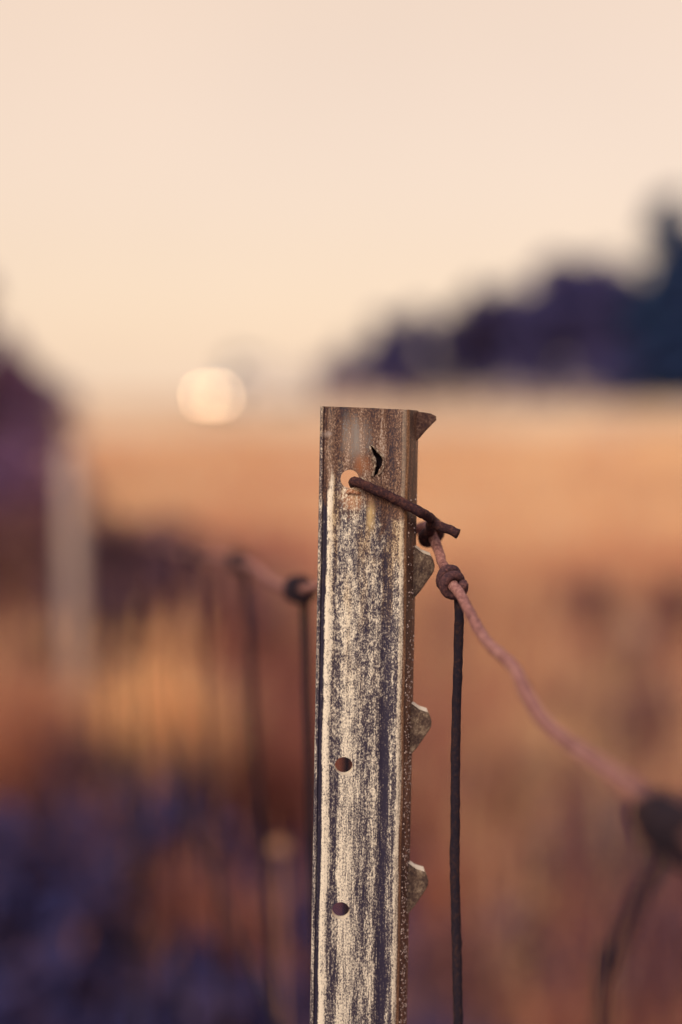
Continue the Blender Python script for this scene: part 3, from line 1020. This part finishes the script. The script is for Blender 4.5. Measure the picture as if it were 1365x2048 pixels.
def spur(py, prof, name='spur', raise_=.0016, mats=None):
    """prof: outline in pixels right of the flange edge and below py"""
    pts = []
    z0 = loc(840, py)[1]
    k = 0.5 / FPX * 1.022
    bm = bmesh.new()
    front, back = [], []
    for i, (dx, dz) in enumerate(prof):
        x = .0348 + dx * k
        yy = .0078 + (x - .0348) * .25
        z = POST_L - z0 - dz * k
        front.append(bm.verts.new((x, yy, z)))
        back.append(bm.verts.new((x - .0006, yy + .0032, z + (raise_ if dz < 20 else 0))))
    bm.faces.new(front); bm.faces.new(back[::-1])
    lit_top = raise_ > 0
    n = len(front)
    for i in range(n):
        j = (i + 1) % n
        fc = bm.faces.new((front[j], front[i], back[i], back[j]))
        if lit_top and prof[j][1] < 20 and j != 0: fc.material_index = 1  # upward faces coloured lighter, light from above put into the material
    bmesh.ops.recalc_face_normals(bm, faces=bm.faces)
    ed = [e_ for e_ in bm.edges if len(e_.link_faces) == 2 and e_.calc_face_angle() > .9]
    bmesh.ops.bevel(bm, geom=ed, offset=.0005, segments=2, affect='EDGES', clamp_overlap=True)
    me = bpy.data.meshes.new(name); bm.to_mesh(me); bm.free()
    me.polygons.foreach_set('use_smooth', [True] * len(me.polygons)); me.set_sharp_from_angle(angle=R(40))
    for q in (mats or (spur_mat.m, lit_edge)): me.materials.append(q)
    return put(name, me, None, post)


LUG = [(-12, -6), (0, 0), (8, 6), (16, 12), (24, 15), (33, 18), (38, 25), (41, 36), (40, 46), (35, 55), (24, 71), (12, 88), (0, 102), (-12, 112)]
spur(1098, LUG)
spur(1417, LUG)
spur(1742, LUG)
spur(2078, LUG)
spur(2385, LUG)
top_sp = spur(823, [(-12, -2), (0, -1), (14, 0), (27, 2), (36, 6), (40, 10), (38, 15), (28, 25), (16, 38), (6, 50), (-4, 60), (-12, 66)], 'spur', 0.0, (rust_material('spur_rust', [(.022, .014, .022), (.075, .038, .032), (.20, .12, .09)]),))

# rain drops clinging to the flange
dm = bmesh.new()
for k in range(620):
    z = POST_L - random.uniform(.030, .235)
    zz = POST_L - z
    if random.random() > .25 + .75 * sstep(.03, .16, zz): continue
    t = random.random()
    x = (31.9 + 3.0 * t) * mm
    y = (1.9 + 7.4 * t) * mm
    r = random.choice((.18, .22, .27, .33, .4)) * mm
    mx = Matrix.Translation((x + .00004, y - .00002, z)) @ Matrix.Diagonal((1, 1, 1.15, 1))
    bmesh.ops.create_icosphere(dm, subdivisions=1, radius=r, matrix=mx)
me = bpy.data.meshes.new('rain_drops'); dm.to_mesh(me); dm.free()
me.polygons.foreach_set('use_smooth', [True] * len(me.polygons))
dr = put('rain_drops', me, M['drop'], post)
dr['kind'] = 'stuff'
tag(post, 'weathered galvanised steel fence post with holes and side spurs', 'fence post')

# the next post down the line, pale and weathered
wp_d = 4.2
wx = (143 - CX) / FPX * wp_d
pp = empty('wooden_fence_post', (wx, wp_d, 0))
mb = MB()
mb.tube([(0, 0, z) for z in (-.3, .4, .8, 1.05, 1.135, 1.15)], [.031, .030, .029, .029, .028, .024], 14, .03, 4)
mb.build('post_shaft', M['pale_post'], pp, True, 40)
mb = MB(); mb.tube([(.026, -.014, 1.09), (.036, 0, 1.095), (.036, 0, 1.07), (.026, .014, 1.065)], .0018, 6)
mb.build('staple', M['stay_rust'], pp)
tag(pp, 'pale weathered wooden post, next along the fence line', 'fence post')

# ------------------------------------------------------------------ woven wire fence
fence = empty('woven_wire_fence', (fence_x(2.0), 2.0, 0))
FO = Vector(fence.location)
WR = .00168


def fence_px(d): return 60 + 2520 / (d / (.5 / 3))


# the top line wire, traced knot to knot: picture column, row, metres away
near = [(2580, 2850, .166), (1990, 2200, .222), (1560, 1790, .28)]
mid = [(1320, 1640, .333), (1290, 1597, .342), (1235, 1556, .357), (1190, 1524, .371), (1140, 1490, .388), (1092, 1445, .407), (1060, 1398, .42), (1026, 1333, .437),
       (984, 1294, .454), (960, 1262, .467), (938, 1222, .478), (920, 1188, .488), (903, 1165, .498), (886, 1128, .508), (876, 1098, .515), (864, 1070, .524), (850, 1052, .533)]
farw = [(800, 1080, .553), (690, 1150, .59), (600, 1179, .645), (545, 1163, .70), (515, 1140, .745), (480, 1122, .80), (432, 1112, .90), (390, 1108, 1.01), (340, 1094, 1.2), (290, 1078, 1.5),
        (245, 1050, 1.95), (205, 1000, 2.7), (160, 862 + 70, 4.17)]
top_pts = [at(*p) for p in near + mid + farw]
# behind the camera's shoulder the wire runs on down the fence line
a0 = top_pts[0]
back_run = [Vector((fence_x(d), d, 1.20)) for d in (-1.4, -.7, -.2)]
far_run = [Vector((fence_x(d) , d, 1.10)) for d in (6.0, 8.6, 11.5)]
top_line = spline(back_run + top_pts + far_run, 9)
mbw = MB().tube([p - FO for p in top_line], [WR * (1.10 + .30 * sstep(.54, .7, p.y) + .32 * sstep(.47, .36, p.y)) for p in top_line], 12, .20, 1)
mbw.build('line_wire', M['line_rust'], fence, True)['label'] = 'pinkish rusty top line wire'


def along(d):
    """point on the top wire nearest to lens depth d (by world Y)"""
    best = min(range(len(top_line)), key=lambda i: abs(top_line[i].y - d))
    i0, i1 = max(best - 1, 0), min(best + 1, len(top_line) - 1)
    return top_line[best], (top_line[i1] - top_line[i0]).normalized()


def nearest_to(pt):
    best = min(range(len(top_line)), key=lambda i: (top_line[i] - pt).length)
    i0, i1 = max(best - 1, 0), min(best + 1, len(top_line) - 1)
    return top_line[best], (top_line[i1] - top_line[i0]).normalized()


LOWER = (.22, .44, .66, .90)
for dz in LOWER:
    pts = [Vector((min(top_line, key=lambda q: abs(q.y - d)).x + .012 + .004 * math.sin(d * 3 + dz * 9), d, 1.185 - dz + .008 * math.sin(d * 2.1 + dz * 5))) for d in np.arange(-1.4, 12, .30)]
    MB().tube([p - FO for p in spline(pts, 2)], WR, 8).build('line_wire', M['stay_rust'], fence, True)


def make_stay(p, t, down, turns=2.1, seed=0, n=10, flip=-1, big=1.0, thick=1.0, end=0.0, pitch=2.2):
    """a stay wrapped round the top wire at p and hanging along the points `down`"""
    R_ = WR * 2.05 * big
    side = Vector((1, 0, 0)); side = (side - t * side.dot(t)).normalized()
    upv = side.cross(t).normalized()
    if upv.z < 0: upv = -upv
    coil = []
    steps = int(turns * 16)
    for k in range(steps + 1):
        a = end - flip * 2 * math.pi * turns * (1 - k / steps)
        coil.append(p + (side * math.cos(a) + upv * math.sin(a)) * R_ + t * (WR * pitch * big * turns * (.5 - k / steps)) * -1)
    k1 = coil[-1]
    stay = MB().tube([q - FO for q in spline([k1 + (k1 - coil[-2]) * .0 + Vector((0, 0, .0))] + down, 12)], WR * thick, n, .14, seed).build('stay_wire', M['stay_rust'], fence, True)
    MB().tube([q - FO for q in coil], WR * 1.05 * big * thick, n, .14, seed + 3).build('knot', M['stay_rust'] if seed != 1 else M['knot_rust'], stay, True)
    return stay


# the stay hanging beside the steel post, sharp in the picture
p, t = nearest_to(at(903, 1166, .498))
down = [at(a, b, c) for a, b, c in ((919, 1215, .499), (917, 1300, .5), (912, 1480, .498), (911, 1620, .494), (910, 1750, .49), (914, 1900, .486), (917, 2048, .482), (922, 2250, .478))]
e_ = down[-1]
down += [Vector((e_.x + .004, e_.y + .004, .9)), Vector((e_.x, e_.y + .006, .5)), Vector((e_.x + .005, e_.y, .12))]
make_stay(p, t, down, 2.1, 1, 12, big=.97, pitch=2.9)['label'] = 'dark rusty stay wire hanging sharp beside the post'
# the nearest stay, out of focus at the right
p, t = nearest_to(at(1362, 1668, .323))
down = [at(a, b, c) for a, b, c in ((1318, 1720, .326), (1288, 1775, .329), (1248, 1860, .331), (1222, 1945, .331), (1205, 2060, .331))]
e_ = down[-1]
down += [Vector((e_.x, e_.y, .95)), Vector((e_.x + .02, e_.y, .55)), Vector((e_.x + .02, e_.y, .12))]
make_stay(p, t, down, 5.0, 2, 10, flip=1, big=1.32, thick=1.0, end=math.pi)
# stays farther down the line: picture column at the knot, lens depth, sideways drift lower down
for i, (px, py, d, drift) in enumerate(((690, 1150, .59, .0), (600, 1179, .645, .014), (480, 1122, .80, .026), (390, 1108, 1.01, .02), (340, 1094, 1.2, .01), (290, 1078, 1.5, -.005), (258, 1060, 1.8, .01),
                                        (235, 1040, 2.1, 0), (215, 1015, 2.5, .01), (195, 980, 3.1, 0), (180, 945, 3.5, .0), (168, 915, 3.9, 0))):
    p, t = nearest_to(at(px, py, d))
    q = p + Vector((.001, 0, -WR * 3))
    down = [q + Vector((drift * .25, 0, -.09)), q + Vector((drift * .6, 0, -.22)), q + Vector((drift, .0, -.45)), q + Vector((drift, .0, -.8)), Vector((q.x + drift, q.y, .12))]
    make_stay(p, t, down, 3.0, 10 + i, 8, big=1.2, thick=1.2)
for d in (-1.1, -.8, -.5, -.2, .04):
    p, t = along(d)
    q = p + Vector((.001, 0, -WR * 3))
    make_stay(p, t, [q + Vector((.002, 0, -.2)), q + Vector((.006, 0, -.6)), Vector((q.x, q.y, .12))], 2.2, 30, 8)
tag(fence, 'rusty woven wire fence running past the steel post', 'wire fence')

# ------------------------------------------------------------------ tie wire
TR_ = .00178


def on_post(px, py, off):
    q = INV_POST @ on_plane(px, py)
    return MAT_POST @ Vector((q.x, off, q.z))


pw, tw = nearest_to(at(862, 1066, .525))
sidev = Vector((1, 0, 0)); sidev = (sidev - tw * sidev.dot(tw)).normalized()
upv = sidev.cross(tw).normalized()
if upv.z < 0: upv = -upv
RT = WR + TR_ * 1.08
tie_pts = [on_post(722, 985, .020), on_post(711, 972, .012), on_post(708, 965, .004), on_post(710, 963, -.0012), on_post(722, 967, -.0018), on_post(745, 977, -.0017), on_post(785, 995, -.0016),
           on_post(820, 1014, -.0015), on_post(846, 1027, -.0004), on_post(866, 1040, .0085)]
# once round the line wire, from its top over the far side, under and up the near left
steps = 15
for k in range(1, steps):
    a = math.radians(55 - 330 * k / steps)
    tie_pts.append(pw + (sidev * math.cos(a) + upv * math.sin(a)) * RT + tw * (.0030 - .0075 * k / steps) * 1.0)
tie_pts += [at(862, 1048, .512), at(880, 1052, .508), at(900, 1060, .506), at(917, 1068, .505)]
tie = MB().tube(spline(tie_pts, 7), TR_, 12, .17, 6).build('tie_wire', M['tie_rust'], None, True)
tag(tie, 'dark rusty tie wire through the post hole, twisted round the top wire', 'tie wire')
